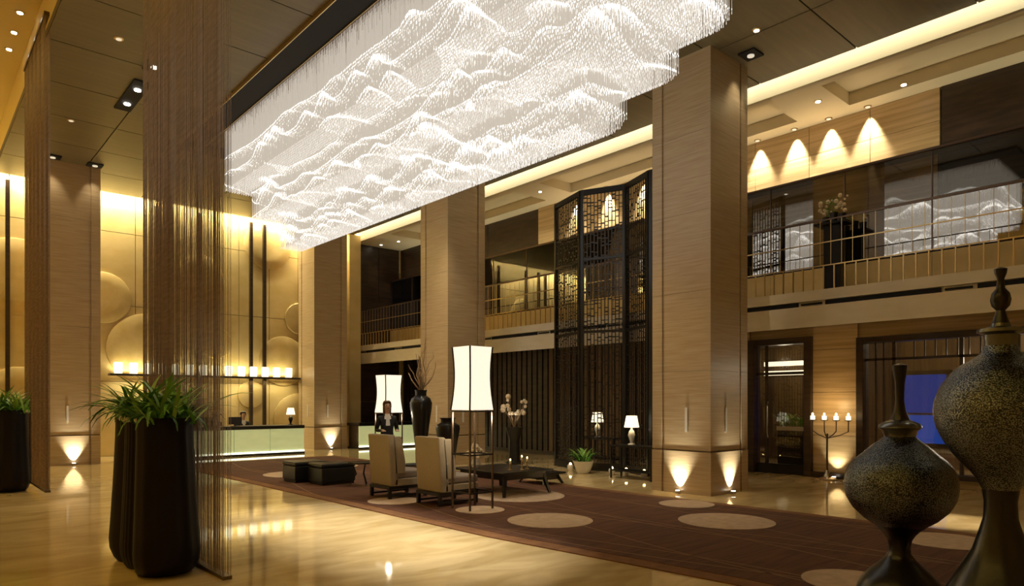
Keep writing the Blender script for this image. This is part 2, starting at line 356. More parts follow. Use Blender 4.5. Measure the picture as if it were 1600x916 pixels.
def uplight(x, y, tx, ty, label, e=60):
    t = thing('floor_uplight', label, 'spotlight', (x, y, 0), group='uplights at the column feet')
    MB().lathe([(.048, 0), (.05, .012), (.045, .03), (.042, .05)], 16).build('housing', 'steel', t, smooth=True)
    MB().cyl(0, 0, .05, .054, .036, 16).build('lens', 'lens', t)
    spot(t, (0, 0, .075), (tx * 3.3, ty * 3.3, 1.0), e * 1.8, 78, (1, .92, .72), .9, .015)
uplight(10.085, 6.98, .10, 0, 'uplight at the hall face of the nearest column', 90)
uplight(10.75, 6.295, 0, .10, 'uplight at the right hand face of the nearest column', 90)
uplight(10.75, 21.215, 0, .10, 'uplight at the foot of the farthest column behind the ottomans', 110)
uplight(3.2, 20.215, 0, .10, 'uplight at the foot of the left column near the planter', 110)
uplight(14.32, 6.1, .08, 0, 'amber uplight at the stone wall behind the candelabra', 22)

def boxlight(x, y, sx, sy, lamps, label, energy, target=None, deg=60, color=WARM, group='black recessed ceiling spots', lens='lens'):
    t = thing('ceiling_spot', label, 'spotlight', (x, y, H), group=group)
    MB().box(-sx / 2, sx / 2, -sy / 2, sy / 2, -.03, -.002).build('frame', 'blackmat', t)
    for k in range(lamps):
        yy = 0 if lamps == 1 else -sy / 2 + sy * (k + .5) / lamps
        MB().cyl(0, yy, -.05, -.03, .06, 14).build('lens', lens, t)
        tg = (0, yy, -5) if target is None else (target[0], target[1] + yy, target[2])
        spot(t, (0, yy, -.07), tg, energy, deg, color, .8, .05)
    return t
boxlight(10.95, 6.08, .34, .3, 1, 'black ceiling spot in front of the nearest column top', 26, (0, .30, -1.2), 60, lens='lens_faint')
boxlight(3.62, 20.0, .34, .3, 1, 'black ceiling spot at the top of the left column, right corner', 26, (0, .30, -1.2), 60, lens='lens_faint')
boxlight(2.72, 20.0, .34, .3, 1, 'black ceiling spot at the top of the left column, left corner', 26, (0, .30, -1.2), 60, lens='lens_faint')
boxlight(3.35, 15.0, .30, 1.65, 2, 'long black ceiling recess with two bright spots', 130, (.2, -.9, -7.6), 50)
boxlight(3.35, 13.4, .30, .45, 1, 'short black ceiling recess just behind the near string curtain', 130, (.2, -.6, -7.6), 50)

def downlight(x, y, z, label, e=0, deg=60, target=None, cat='downlight', group='small ceiling downlights', m='lens_dim', color=WARM):
    t = thing('ceiling_downlight', label, cat, (x, y, z), group=group)
    MB().lathe([(.07, -.012), (.075, -.001)], 16).build('ring', 'brass', t)
    MB().cyl(0, 0, -.02, -.012, .045, 12).build('lens', m, t)
    if e: spot(t, (0, 0, -.04), target or (0, 0, -3), e, deg, color, .7, .03)
    return t
downlight(10.32, 5.63, H, 'small ceiling downlight right of the nearest column top', 10)
downlight(2.66, 12.8, H, 'small ceiling downlight nearest the top edge at the left', 30, m='lens_faint')
downlight(2.67, 17.2, H, 'small ceiling downlight above the left column', 20, m='lens_faint')
downlight(11.2, 2.9, H, 'ceiling downlight at the far right above the urns', 2600, 12, (-.7, 0, -7.6))
downlight(8.5, .6, H, 'ceiling downlight out of sight above the carpet end', 90, 60)
downlight(8.9, 9.5, H, 'ceiling downlight hidden behind the chandelier', 420, 80)
downlight(8.9, 13.0, H, 'ceiling downlight behind the far half of the chandelier', 420, 80)
for i, y in enumerate((14.72, 15.58, 16.39)):
    downlight(1.52, y, 8.45, ('topmost', 'middle', 'lowest')[i] + ' of three downlights in the yellow ceiling at upper left', m='lens', group='downlights in the yellow ceiling')
for i, y in enumerate((7.78, 6.93, 6.2, 5.43)):
    downlight(14.3, y, ZS, ('leftmost', 'second from left', 'second from right', 'rightmost')[i] + ' wall washer over the mezzanine stone wall', 430, 56, (.085, 0, -1), group='mezzanine wall washers', m='lens_faint', color=(1, .92, .74))
for i, y in enumerate((13.4, 12.2, 11.0, 9.9)):
    downlight(14.3, y, ZS, ('first', 'second', 'third', 'fourth')[i] + ' wall washer behind the top of the lattice screen, from the left', 430, 56, (.085, 0, -1), group='mezzanine wall washers', m='lens_faint', color=(1, .92, .74))
for x, y, lab in ((13.32, 5.98, 'soffit downlight between the two recessed trays'), (13.8, 4.61, 'soffit downlight right of the scalloped wall lights'), (13.25, 13.7, 'soffit downlight above the lattice screen'),
                  (13.5, 21.4, 'soffit downlight beyond the middle column'), (13.3, 22.3, 'soffit downlight in the far corner by the end wall')):
    downlight(x, y, ZS, lab, 18, 70, group='mezzanine soffit downlights', m='lens')

# ------------------------------------------------------------------ chandelier
ch = thing('chandelier', 'huge stepped crystal strand chandelier glowing white under the ceiling', 'chandelier', (6.6, 10.1, H))
pan = MB()
X0, X1, Y0, Y1 = 4.79 - 6.6, 8.41 - 6.6, 4.1 - 10.1, 17.3 - 10.1
xi0, xi1, yi0, yi1 = 5.26 - 6.6, 7.94 - 6.6, 4.57 - 10.1, 16.6 - 10.1
pan.box(X0, xi0, Y0, Y1, -.05, -.002).box(xi1, X1, Y0, Y1, -.05, -.002).box(xi0, xi1, Y0, yi0, -.05, -.002).box(xi0, xi1, yi1, Y1, -.05, -.002)
pan.build('frame', 'blackmat', ch)
MB().box(xi0, xi1, yi0, yi1, -.03, -.002).build('strand_plate', 'bronze', ch)
MB().box(X0 - .015, X0, Y0, Y1, -.07, -.002).box(xi0 - .012, xi0, yi0, yi1, -.07, -.05).build('edge_trim', 'brass', ch)
for y in (-4.4, -3.3, -2.2, -1.1):
    MB().cyl(X0 + .16, y, -.075, -.05, .06, 12).build('lens', 'blackmat', ch)
    spot(ch, (X0 + .16, y, -.09), (X0 + .16 - .65, y, -7.6), 2000, 24, WHITE, 1.0, .05)
def hills(x, y, n, amp, seed):
    r = np.random.default_rng(seed); h = np.zeros_like(x)
    cx = r.uniform(5.2, 8.0, n); cy = np.linspace(4.3, 15.8, n) + r.uniform(-.25, .25, n)
    for a, b in zip(cx, cy):
        A = amp * r.uniform(.5, 1.0); d2 = ((x - a) / .42) ** 2 + ((y - b) / .24) ** 2
        h = np.maximum(h, A * np.exp(-d2 * .9))
    return h
def strands():
    sx, sy = .052, .028
    gx, gy = np.meshgrid(np.arange(5.32, 7.881, sx), np.arange(4.63, 15.601, sy), indexing='ij')
    gx = (gx + rng.uniform(-.008, .008, gx.shape)).ravel(); gy = (gy + rng.uniform(-.008, .008, gy.shape)).ravel()
    zb = np.full(gx.shape, 6.27)
    def corner(d, r=.30):
        q = np.clip(r - d, 0, r); return r - np.sqrt(np.maximum(r * r - q * q, 0))
    rz = np.zeros_like(gx)
    for z, ins in ((6.27, 0), (5.63, .447), (5.0, .934)):
        a, b, c, d = 5.32 + ins, 7.88 - ins, 4.63 + ins, 15.60 - ins * .85
        inside = (gx >= a) & (gx <= b) & (gy >= c) & (gy <= d)
        ed = np.minimum(np.minimum(gx - a, b - gx), gy - c)
        zb = np.where(inside, z, zb); rz = np.where(inside, corner(np.minimum(b - gx, gy - c)), rz)
    zb = zb + rz
    def prisms(x, y, z0, z1, hw):
        n = len(x); q = np.empty((n, 8, 3))
        for k, (a, b) in enumerate(((-1, -1), (1, -1), (1, 1), (-1, 1))):
            q[:, k, 0] = q[:, k + 4, 0] = x + a * hw; q[:, k, 1] = q[:, k + 4, 1] = y + b * hw
            q[:, k, 2] = z0; q[:, k + 4, 2] = z1
        base = np.array([[0, 1, 5, 4], [1, 2, 6, 5], [2, 3, 7, 6], [3, 0, 4, 7]])
        f = base[None] + 8 * np.arange(n)[:, None, None]
        return q.reshape(-1, 3), f.reshape(-1, 4)
    def obj(name, parts, m):
        off = 0; vs = []; fs = []
        for v, f in parts: vs.append(v); fs.append(f + off); off += len(v)
        v = np.concatenate(vs) - np.array([6.6, 10.1, H]); f = np.concatenate(fs)
        me = bpy.data.meshes.new(name); me.vertices.add(len(v)); me.vertices.foreach_set('co', v.astype(np.float32).ravel())
        me.loops.add(f.size); me.loops.foreach_set('vertex_index', f.astype(np.int32).ravel())
        me.polygons.add(len(f)); me.polygons.foreach_set('loop_start', np.arange(0, f.size, 4, dtype=np.int32))
        me.update(calc_edges=True); me.materials.append(M[m])
        o = link(name, me, ch); o['kind'] = 'stuff'; return o
    obj('crystal_strands', [prisms(gx, gy, zb, np.full(gx.shape, H - .03), .0021)], 'filament')
    obj('crystal_tips', [prisms(gx, gy, zb, zb + .03, .0028)], 'tip')
    parts = []
    levels = [(5.02, 20, .30, 1), (5.22, 18, .28, 8), (5.46, 22, .34, 2), (5.72, 20, .32, 3), (5.98, 22, .36, 4), (6.28, 20, .36, 5), (6.60, 22, .34, 6), (6.95, 18, .26, 7)]
    for z, n, amp, sd in levels:
        hl = np.maximum(hills(gx, gy, n, amp, sd), hills(gx, gy, n, amp * .85, sd + 40))
        h = z + .04 * np.sin(gy * 2.1 + sd) + hl
        t = np.clip(hl / (amp * .8), 0, 1) ** 2
        k = (h > zb + .05) & (h < H - .12)
        parts.append(prisms(gx[k], gy[k], (h - .012 - .055 * t)[k], (h + .012)[k], (.0024 + .0016 * t)[k]))
    obj('crystal_beads', parts, 'bead')
strands()

# ------------------------------------------------------------------ string curtains
def curtain(x, y0, y1, zb, label):
    t = thing('string_curtain', label, 'curtain', (x, y0, zb), group='hanging bronze string curtains')
    L = y1 - y0; top = (7.92 if x < 1.76 else H) - zb - .065
    m = MB(); y = 0
    rr = random.Random(3)
    while y < L:
        for dx in (-.03, .03):
            yy = y + rr.uniform(0, .012); r = .0026
            m.loft([[(dx + r * a, yy + r * b, z) for a, b in ((-1, 0), (0, -1), (1, 0), (0, 1))] for z in (0, top)], cap=False)
        y += .021 if int(y / .16) % 3 else .045
    o = m.build('strings', 'string', t); o['kind'] = 'stuff'
    MB().box(-.05, .05, 0, L, top, top + .06).build('top_rail', 'bronze', t)
    MB().box(-.04, .04, 0, L, -.02, .012).build('bottom_rail', 'bronze', t)
curtain(2.17, 6.28, 9.05, .02, 'near bronze string curtain hanging beside the large planter')
curtain(1.735, 13.24, 15.8, .15, 'far bronze string curtain at the left edge by the small planter')

# ------------------------------------------------------------------ planters
def leaf_mesh(L, curl, wd):
    m = MB(); n = 6; pts = []
    for k in range(n + 1):
        u = k / n; a = R(86) - curl * u
        pts.append((0 if not pts else pts[-1][0] + math.cos(a) * L / n, 0 if not pts else pts[-1][1] + math.sin(a) * L / n))
    vs = []
    for k, (x, z) in enumerate(pts):
        ww = wd * math.sin(PI * (.12 + .86 * (k / n) ** .8)) ** .7
        vs += [(x, -ww, z + ww * .35), (x, 0, z), (x, ww, z + ww * .35)]
    fs = []
    for k in range(n):
        for j in (0, 1): fs.append((3 * k + j, 3 * k + j + 1, 3 * k + j + 4, 3 * k + j + 3))
    return m.add(vs, fs)
LEAF = [leaf_mesh(L, R(cu), wd).mesh('leaf', mm, True) for L, cu, wd, mm in ((.56, 80, .019, 'leaf'), (.64, 110, .02, 'leaf'), (.56, 50, .016, 'leaf2'), (.5, 125, .019, 'leaf'), (.62, 65, .016, 'leaf2'))]
def planter(x, y, n, label):
    t = thing('planter', label, 'planter', (x, y, 0), group='tall black planters with grassy plants')
    def ray(ph):
        best = 0
        for cy in (-.47, 0, .47):
            dx, dy = math.cos(ph), math.sin(ph); b = dy * cy; disc = b * b - cy * cy + .28 ** 2
            if disc >= 0: best = max(best, b + math.sqrt(disc))
        return best * (1 + .012 * math.cos(36 * ph))
    N = 144; rad = [ray(2 * PI * i / N) for i in range(N)]
    prof = [(.80, 0), (.90, .04), (1.0, .13), (1.02, .22), (.97, .5), (.91, .9), (.87, 1.25), (.86, 1.42), (.845, 1.45), (.80, 1.45), (.79, 1.38)]
    MB().loft([[(s * r * math.cos(2 * PI * i / N), s * r * math.sin(2 * PI * i / N), z) for i, r in enumerate(rad)] for s, z in prof]).build('pot', 'planter', t, smooth=True)
    so = MB().loft([[(s * r * math.cos(2 * PI * i / N), s * r * math.sin(2 * PI * i / N), z) for i, r in enumerate(rad)] for s, z in ((.78, 1.383), (.5, 1.41), (.05, 1.42))]).build('soil', 'soil', t)
    rr = random.Random(int(y * 10))
    for k in range(n):
        o = link('leaf', LEAF[k % 5], t, (rr.uniform(-.22, .22), rr.uniform(-.62, .62), 1.39), rr.uniform(0, 2 * PI))
        sc = rr.uniform(.75, 1.15); o.scale = (sc * .9, sc * 1.2, sc)
        o.rotation_euler = (rr.uniform(-.2, .2), rr.uniform(-.05, .6), o.rotation_euler[2])
    for k in range(26):
        a = rr.uniform(-.62, .62); MB().ball((rr.choice((-.2, .2)) + rr.uniform(-.04, .04), a, 1.43), rr.uniform(.02, .032), 8, 5).build('white_stone', 'pebble', t)
planter(1.83, 7.36, 300, 'large black fluted planter of green grasses in the left foreground')
planter(1.42, 15.5, 220, 'smaller looking black planter of grasses at the far left edge')

# ------------------------------------------------------------------ carpet
cp = thing('carpet', 'long red brown patterned lobby carpet with beige discs', 'carpet')
out = [(5.42, 1.2), (5.4, 3.2), (5.3, 4.4), (5.14, 6.2), (5.1, 9), (5.0, 18.6), (9.5, 18.6), (9.5, 7.3), (9.6, 5), (9.65, 1.2)]
def inset(poly, d):
    cx = 7.4; cyy = 9.9
    return [(x + (d if x < cx else -d), y + (d if y < 2 else -d if y > 18 else 0)) for x, y in poly]
MB().prism(out, .0, .012).build('border', 'carpet_border', cp)
MB().prism(inset(out, .22), .010, .016).build('field', 'carpet', cp)
for k, (x, y, r) in enumerate(((6.44, 6.47, .57), (8.15, 4.88, .62), (9.05, 6.1, .42), (6.25, 2.5, .42), (8.86, 2.51, .5), (5.85, 9.4, .42), (7.75, 8.5, .75), (6.3, 7.78, .36), (6.42, 14.3, .7), (8.0, 11.6, .6), (7.9, 15.5, .6))):
    MB().cyl(x, y, .014, .021, r, 48).build('carpet_disc', 'medallion', cp)
for k in range(9):
    rr = random.Random(k); pts = []
    x0 = 5.6 + .42 * k
    pts = [(x0 + .5 * math.sin(.5 * y + k * 1.7), y) for y in [1.5 + .34 * i for i in range(50)]]
    m = MB()
    for (xa, ya), (xb, yb) in zip(pts[:-1], pts[1:]):
        m.add([(xa - .012, ya, .0175), (xa + .012, ya, .0175), (xb + .012, yb, .0175), (xb - .012, yb, .0175)], [(0, 1, 2, 3)])
    m.build('woven_line', 'carpet_line', cp)

# ------------------------------------------------------------------ balcony and its balustrade
bal = thing('balcony', 'pale stone mezzanine balcony edge with dark air slots along the right', 'balcony', (12.5, 0, 0))
MB().box(.12, 1.86, -3.9, 22.7, 3.2, 3.64).build('slab', 'fascia', bal)
MB().box(-.02, .12, -3.9, 22.7, 3.46, 3.65).build('upper_band', 'fascia', bal)
MB().loft([[(x, y, z) for x, z in ((-.06, 3.36), (.12, 3.36), (.12, 3.0), (.0, 2.98))] for y in (-3.9, 22.7)]).build('lower_band', 'fascia', bal)
MB().box(.06, .12, -3.9, 22.7, 3.36, 3.46).build('slot_back', 'fascia', bal)
y = -3.44
while y < 22:
    MB().box(.02, .06, y, min(y + 1.85, 22.7), 3.372, 3.45).build('air_slot', 'blackmat', bal)
    MB().box(.02, .06, y + 1.92, min(y + 2.30, 22.7), 3.395, 3.425).build('air_slot', 'blackmat', bal)
    y += 2.36
br = thing('balustrade', 'glass balustrade with thin brass balusters along the mezzanine', 'railing', (12.5, 0, 3.65))
for z in (.43, .85):
    MB().box(-.010, .010, -3.9, 22.7, z - .009, z + .009).build('rail', 'brass', br)
MB().box(-.012, .012, -3.9, 22.7, 1.245, 1.265).build('top_rail', 'bronze', br)
bm1 = MB().box(-.010, .010, -.010, .010, 0, .43).mesh('baluster', 'brass'); bm2 = MB().box(-.004, .004, -.004, .004, .43, 1.25).mesh('upper_rod', 'brass')
y = -1.9
while y < 22.6:
    link('baluster', bm1, br, (0, y, 0)); link('upper_rod', bm2, br, (0, y + .06, 0)); y += .19
ped = thing('pedestal', 'tall black pedestal under the flowers on the mezzanine', 'pedestal', (13.5, 5.75, 3.65))
MB().box(-.13, .13, -.22, .22, 0, .06).build('base', 'black', ped); MB().box(-.1, .1, -.16, .16, .06, 1.38).build('shaft', 'black', ped, bevel=.01); MB().box(-.2, .2, -.3, .3, 1.38, 1.42).build('top', 'black', ped)
pt = thing('flower_pot', 'black pots of cream flowers on the mezzanine pedestal', 'plant', (13.5, 5.75, 5.075))
for k, (dy, h) in enumerate(((-.16, .15), (0, .2), (.16, .13))):
    MB().lathe([(.06, 0), (.075, h), (.065, h), (.05, h - .02)], 14, 0, dy).build('pot', 'black', pt, smooth=True)
fl = MB(); rr = random.Random(5)
for k in range(26):
    fl.ball((rr.uniform(-.12, .12), rr.uniform(-.26, .26), rr.uniform(.22, .5)), rr.uniform(.02, .045), 7, 4)
o = fl.build('blossoms', 'petal', pt); o['kind'] = 'stuff'
for k in range(9):
    MB().tube([(0, (k % 3 - 1) * .16, .12), (rr.uniform(-.06, .06), rr.uniform(-.2, .2), .3), (rr.uniform(-.1, .1), rr.uniform(-.25, .25), .48)], .005, 5).build('stem', 'leaf', pt)

# ------------------------------------------------------------------ lattice screen
def lattice():
    t = thing('lattice_screen', 'tall dark carved lattice folding screen between the first two columns', 'screen')
    P = [(12.22, 12.08), (11.85, 10.88), (12.26, 9.88), (11.9, 8.95), (12.2, 7.9)]; top = 6.55
    rr = random.Random(11)
    for i, (a, b) in enumerate(zip(P[:-1], P[1:])):
        a, b = Vector(a), Vector(b); L = (b - a).length; d = (b - a) / L; n = Vector((-d.y, d.x))
        def bx(m, u0, u1, z0, z1, th):
            q = [a + d * u0 - n * th, a + d * u1 - n * th, a + d * u1 + n * th, a + d * u0 + n * th]
            m.prism([(p.x, p.y) for p in q], z0, z1)
        for ua, ub in ((0, .07), (L - .07, L)):
            f = MB(); bx(f, ua, ub, 0, top, .04); f.build('post', 'black', t)
        for za, zb in ((top - .12, top), (0, .18)):
            f = MB(); bx(f, .07, L - .07, za, zb, .035); f.build('rail', 'black', t)
        for za, zb in ((3.2, 3.26), (4.9, 4.95)):
            f = MB(); bx(f, .07, L - .07, za, zb, .03); f.build('crossbar', 'black', t)
        g = MB()
        nu = int((L - .14) / .085); du = (L - .14) / nu
        z = .18
        for k in range(1, nu): bx(g, .07 + k * du - .009, .07 + k * du + .009, .18, top - .12, .009)
        while z < top - .2:
            zz = z + rr.uniform(.02, .06)
            for k in range(nu):
                if rr.random() < .6:
                    zk = zz + rr.uniform(0, .05); bx(g, .07 + k * du, .07 + (k + 1) * du, zk, zk + rr.choice((.015, .02, .03)), .012)
            z += .095
        o = g.build('fretwork', 'black', t); o['kind'] = 'stuff'
lattice()
for k, x in enumerate((9.62, 10.1, 10.5, 11.35, 11.75)):
    t = thing('votive_candle', ('first', 'second', 'third', 'fourth', 'fifth')[k] + ' small white votive from the near column, on the floor before the lattice screen', 'candle', (11.62, x - .75, 0), group='votive candles before the lattice screen')
    MB().lathe([(.05, 0), (.07, .05), (.075, .10), (.06, .13)], 12).build('holder', 'ceramic', t, smooth=True)
    MB().ball((0, 0, .15), .03, 8, 5).build('flame', 'flame', t)

# ------------------------------------------------------------------ reception
def desk(x0, x1, y, label, seams):
    t = thing('reception_desk', label, 'desk', (x0, y, 0), group='reception desks with lit fronts')
    L = x1 - x0
    MB().box(.02, L - .02, .06, .75, .06, .78).build('carcass', 'darkwood', t)
    MB().box(0, L, 0, .8, 0, .06).build('base', 'black', t)
    MB().box(-.03, L - .03, -.06, .85, .78, .88).build('top', 'black', t, bevel=.008)
    e = [0] + seams + [L]
    for a, b in zip(e[:-1], e[1:]):
        MB().box(a + .01, b - .01, .03, .06, .12, .775).build('front_panel', 'desk_panel', t)
    MB().box(.01, L - .01, .0, .05, .06, .11).build('light_strip', 'led', t)
    return t
desk(4.5, 9.33, 20.2, 'long reception desk with glowing pale green front panels', [1.45, 2.68, 3.75])
desk(-.5, 2.2, 20.6, 'reception desk section at the far left edge behind the small planter', [1.3])
desk(11.45, 13.9, 20.6, 'short lit service counter beyond the farthest column', [1.2])
sh = thing('lantern_shelf', 'long thin dark shelf carrying the glowing lanterns on the honey wall', 'shelf', (0, 22.45, 0))
MB().box(4.42, 10.15, -.16, .16, 2.36, 2.42).build('board', 'darkwood', sh)
for x, lab in ((2.07, 'single dark metal post before the honey wall at the far left'), (5.73, 'dark metal post behind the lantern shelf, first from the left'), (6.16, 'dark metal post behind the lantern shelf, second from the left'),
               (6.94, 'dark metal post behind the lantern shelf, the one in the middle'), (8.59, 'left post of the close pair right of the shelf middle'), (9.04, 'right post of the close pair right of the shelf middle')):
    po = thing('metal_post', lab, 'post', (x, 22.665, 0), group='dark metal posts before the honey wall')
    MB().box(-.05, .05, -.05, .05, .02, 7.55).build('shaft', 'darkwood', po); MB().box(-.08, .08, -.06, .06, 0, .02).build('foot', 'darkwood', po)
for k, x in enumerate((4.65, 5.05, 5.44, 5.83, 6.22, 6.61, 7.01, 7.37, 7.79, 8.2, 8.59, 8.98, 9.37, 9.79)):
    o = MB().lathe([(.09, 0), (.11, .02), (.12, .30), (.10, .33), (.02, .33)], 14).build('lantern', 'lantern', None, (x, 22.45, 2.42), smooth=True)
    words = ('first', 'second', 'third', 'fourth', 'fifth', 'sixth', 'seventh', 'eighth', 'ninth', 'tenth', 'eleventh', 'twelfth', 'thirteenth', 'fourteenth')
    tag(o, words[k] + ' glowing cream lantern from the left on the long dark shelf', 'lantern', 'glowing lanterns on the reception shelf')

def table_lamp(x, y, z, s, label, base='ceramic', e=4):
    t = thing('table_lamp', label, 'lamp', (x, y, z), group='small shaded table lamps')
    MB().lathe([(.08 * s, 0), (.09 * s, .02 * s), (.03 * s, .05 * s), (.05 * s, .12 * s), (.085 * s, .22 * s), (.06 * s, .31 * s), (.02 * s, .36 * s), (.015 * s, .44 * s)], 18).build('base', base, t, smooth=True)
    MB().lathe([(.17 * s, .40 * s), (.12 * s, .66 * s), (.115 * s, .66 * s), (.165 * s, .40 * s)], 22).build('shade', 'shade_s', t, smooth=True)
    point(t, (0, 0, .34 * s), e, WARM, .03)
table_lamp(9.05, 20.6, .88, .80, 'small table lamp on the right end of the reception desk', 'black', 6)

# ------------------------------------------------------------------ people behind the desks
def person(name, label, loc, rz, seated, hairm, long_hair, shirt_w=.055, scale=1.0):
    t = thing(name, label, 'person', loc, rz)
    hz = .50 if seated else .86
    V = []; E = []; Rr = []
    def v(p, r, prev=None):
        V.append(p); Rr.append(r if isinstance(r, tuple) else (r, r)); i = len(V) - 1
        if prev is not None: E.append((prev, i))
        return i
    pel = v((0, 0, hz), (.15, .11)); sp = v((0, 0, hz + .18), (.125, .095), pel); chst = v((0, -.01, hz + .36), (.15, .105), sp)
    nb = v((0, 0, hz + .49), (.07, .065), chst); nk = v((0, -.012, hz + .56), .05, nb); hd = v((0, -.02, hz + .65), (.075, .09), nk); v((0, -.012, hz + .75), (.066, .078), hd)
    for sgn in (-1, 1):
        shd = v((sgn * .16, 0, hz + .43), .062, chst); el = v((sgn * .225, .03, hz + .17), .045, shd)
        wr_ = v((sgn * .16, -.20, hz + .17), .03, el); pa = v((sgn * .145, -.26, hz + .17), (.034, .02), wr_)
        for q in range(4):
            f1 = v((sgn * (.172 - .018 * q), -.315, hz + .168), .0095, pa); v((sgn * (.172 - .018 * q), -.345 - .008 * (q in (1, 2)), hz + .155), .008, f1)
        th_ = v((sgn * .108, -.275, hz + .165), .011, pa); v((sgn * .098, -.305, hz + .16), .009, th_)
        hp = v((sgn * .09, -.01, hz - .06), .085, pel)
        if seated:
            kn = v((sgn * .11, -.40, hz - .03), .062, hp); an = v((sgn * .11, -.40, .09), .04, kn); v((sgn * .11, -.53, .04), (.04, .035), an)
        else:
            kn = v((sgn * .095, -.01, .46), .06, hp); an = v((sgn * .095, .01, .09), .04, kn); v((sgn * .10, -.12, .035), (.04, .033), an)
    me = bpy.data.meshes.new('skeleton'); me.from_pydata(V, E, []); o = bpy.data.objects.new('skeleton', me); COL.objects.link(o)
    sm = o.modifiers.new('skin', 'SKIN'); o.modifiers.new('sub', 'SUBSURF').levels = 2
    for i, sv in enumerate(me.skin_vertices[0].data):
        sv.radius = Rr[i]; sv.use_root = (i == 0)
    dg = bpy.context.evaluated_depsgraph_get(); bme = bpy.data.meshes.new_from_object(o.evaluated_get(dg)); bpy.data.objects.remove(o)
    bme.materials.clear()
    for k in ('suit', 'skin', 'shirt'): bme.materials.append(M[k])
    for p in bme.polygons:
        c = p.center; p.use_smooth = True; h = c.z - hz
        p.material_index = 1 if h > .515 or (c.y < -.215 and .1 < h < .25) else 2 if (c.y < -.03 and h > .20 and abs(c.x) < shirt_w * (h - .10) / .3) else 0
    b = link('body', bme, t)
    MB().ball((0, -.02, hz + .675), .012, 8, 5).build('nose', 'skin', t, (0, -.092, 0))
    for sgn in (-1, 1):
        MB().ball((sgn * .03, -.098, hz + .695), .009, 8, 5).build('eye', 'black', t)
        MB().ball((sgn * .078, -.01, hz + .675), .02, 8, 5, 1.5).build('ear', 'skin', t)
    MB().tube([(-.022, -.10, hz + .635), (0, -.106, hz + .632), (.022, -.10, hz + .635)], .005, 6).build('mouth', 'hair2', t)
    prof = [(.05, hz + .80), (.085, hz + .775), (.098, hz + .73), (.096, hz + .69)] + ([(.094, hz + .62), (.09, hz + .52), (.06, hz + .45)] if long_hair else [(.07, hz + .62)])
    n = 20; hm = MB()
    def ring(r, z):
        pts = []
        for i in range(n):
            a = 2 * PI * i / n; x, y = r * .95 * math.cos(a), r * math.sin(a) + .005
            if z < hz + .74 and y < -.035: y = -.035 + (y + .035) * .05
            pts.append((x, y, z))
        return pts
    hm.loft([ring(r, z) for r, z in prof]).build('hair', hairm, t, smooth=True)
    t.scale = (scale,) * 3
    return t
def stool(x, y, label):
    t = thing('office_stool', label, 'stool', (x, y, 0))
    MB().lathe([(.2, .32), (.22, .35), (.2, .37)], 18).build('seat', 'leather', t, smooth=True); MB().cyl(0, 0, .03, .32, .03).build('post', 'steel', t); MB().lathe([(.24, 0), (.22, .03)], 18).build('base', 'steel', t)
person('person', 'person in a dark suit seated behind the reception desk, left of the pair', (7.16, 21.8, 0), 0, True, 'hair', False)
person('person', 'person in a dark suit seated behind the reception desk, beside the dark uprights', (8.01, 21.8, 0), .1, True, 'hair', False, .05)
person('person', 'person in a black jacket and white shirt standing before the farther floor lamp', (7.42, 12.2, .016), -.3, False, 'hair2', True, .05, .97)
stool(7.16, 21.8, 'office stool under the seated left receptionist'); stool(8.01, 21.8, 'office stool under the seated receptionist by the uprights')
def monitor(x, y, z, label, rz=0):
    t = thing('computer_monitor', label, 'monitor', (x, y, z), rz, group='monitors on the reception desk')
    MB().box(-.19, .19, -.015, .015, .05, .27).build('screen', 'screen', t, bevel=.004); MB().box(-.03, .03, .0, .03, .01, .1).build('neck', 'screen', t); MB().box(-.11, .11, -.08, .08, 0, .012).build('foot', 'screen', t)
monitor(6.54, 20.5, .88, 'dark monitor before the left seated receptionist', .1); monitor(7.30, 20.5, .88, 'dark monitor before the receptionist by the uprights', -.1)
dp = thing('potted_plant', 'thin dark potted plant on the reception desk behind the planter', 'plant', (6.2, 20.55, .88))
MB().lathe([(.07, 0), (.10, .2), (.08, .2), (.06, .17)], 14).build('pot', 'black', dp, smooth=True)
MB().tube([(0, 0, .15), (.02, 0, .5), (-.02, .02, .95)], .008, 5).build('stem', 'twig', dp)
rr = random.Random(9)
for k in range(16):
    o = link('leaf', LEAF[k % 5], dp, (0, 0, .3 + .045 * k), rr.uniform(0, 6.28)); o.scale = (.45, .8, .35)

# ------------------------------------------------------------------ seating group
def armchair(x, y, label):
    t = thing('armchair', label, 'chair', (x, y, .002), group='high backed armchairs')
    W = .65
    MB().loft([[(a, 0.0, .22), (b, 0.0, .22), (b, W, .22), (a, W, .22)] if z == .22 else [(a, 0.0, z), (b, 0.0, z), (b, W, z), (a, W, z)] for a, b, z in ((.03, .17, .22), (0, .15, .6), (-.03, .10, 1.06))]).build('backrest', 'linen', t, bevel=.02)
    for q in (0, W - .07):
        MB().loft([[(a, q, z), (b, q, z), (b, q + .07, z), (a, q + .07, z)] for a, b, z in ((.10, .3, .42), (.10, .3, .62), (.06, .22, 1.03))]).build('wing', 'linen', t, bevel=.012)
    MB().box(.1, .74, .0, W, .22, .34).build('seat_base', 'linen', t, bevel=.015)
    MB().box(.14, .75, .02, W - .02, .34, .46).build('seat_cushion', 'cushion', t, bevel=.03)
    MB().box(.0, .74, .01, W - .01, .17, .22).build('frame', 'black', t)
    for q in (.015, W - .065):
        for p in (.0, .69):
            MB().box(p, p + .05, q, q + .05, 0.02, .18).build('leg', 'black', t)
        MB().box(.05, .69, q + .01, q + .04, .05, .08).build('stretcher', 'black', t)
    return t
armchair(6.0, 8.36, 'near beige high-backed armchair beside the big white floor lamp')
armchair(5.86, 9.55, 'far beige high-backed armchair by the ottomans')
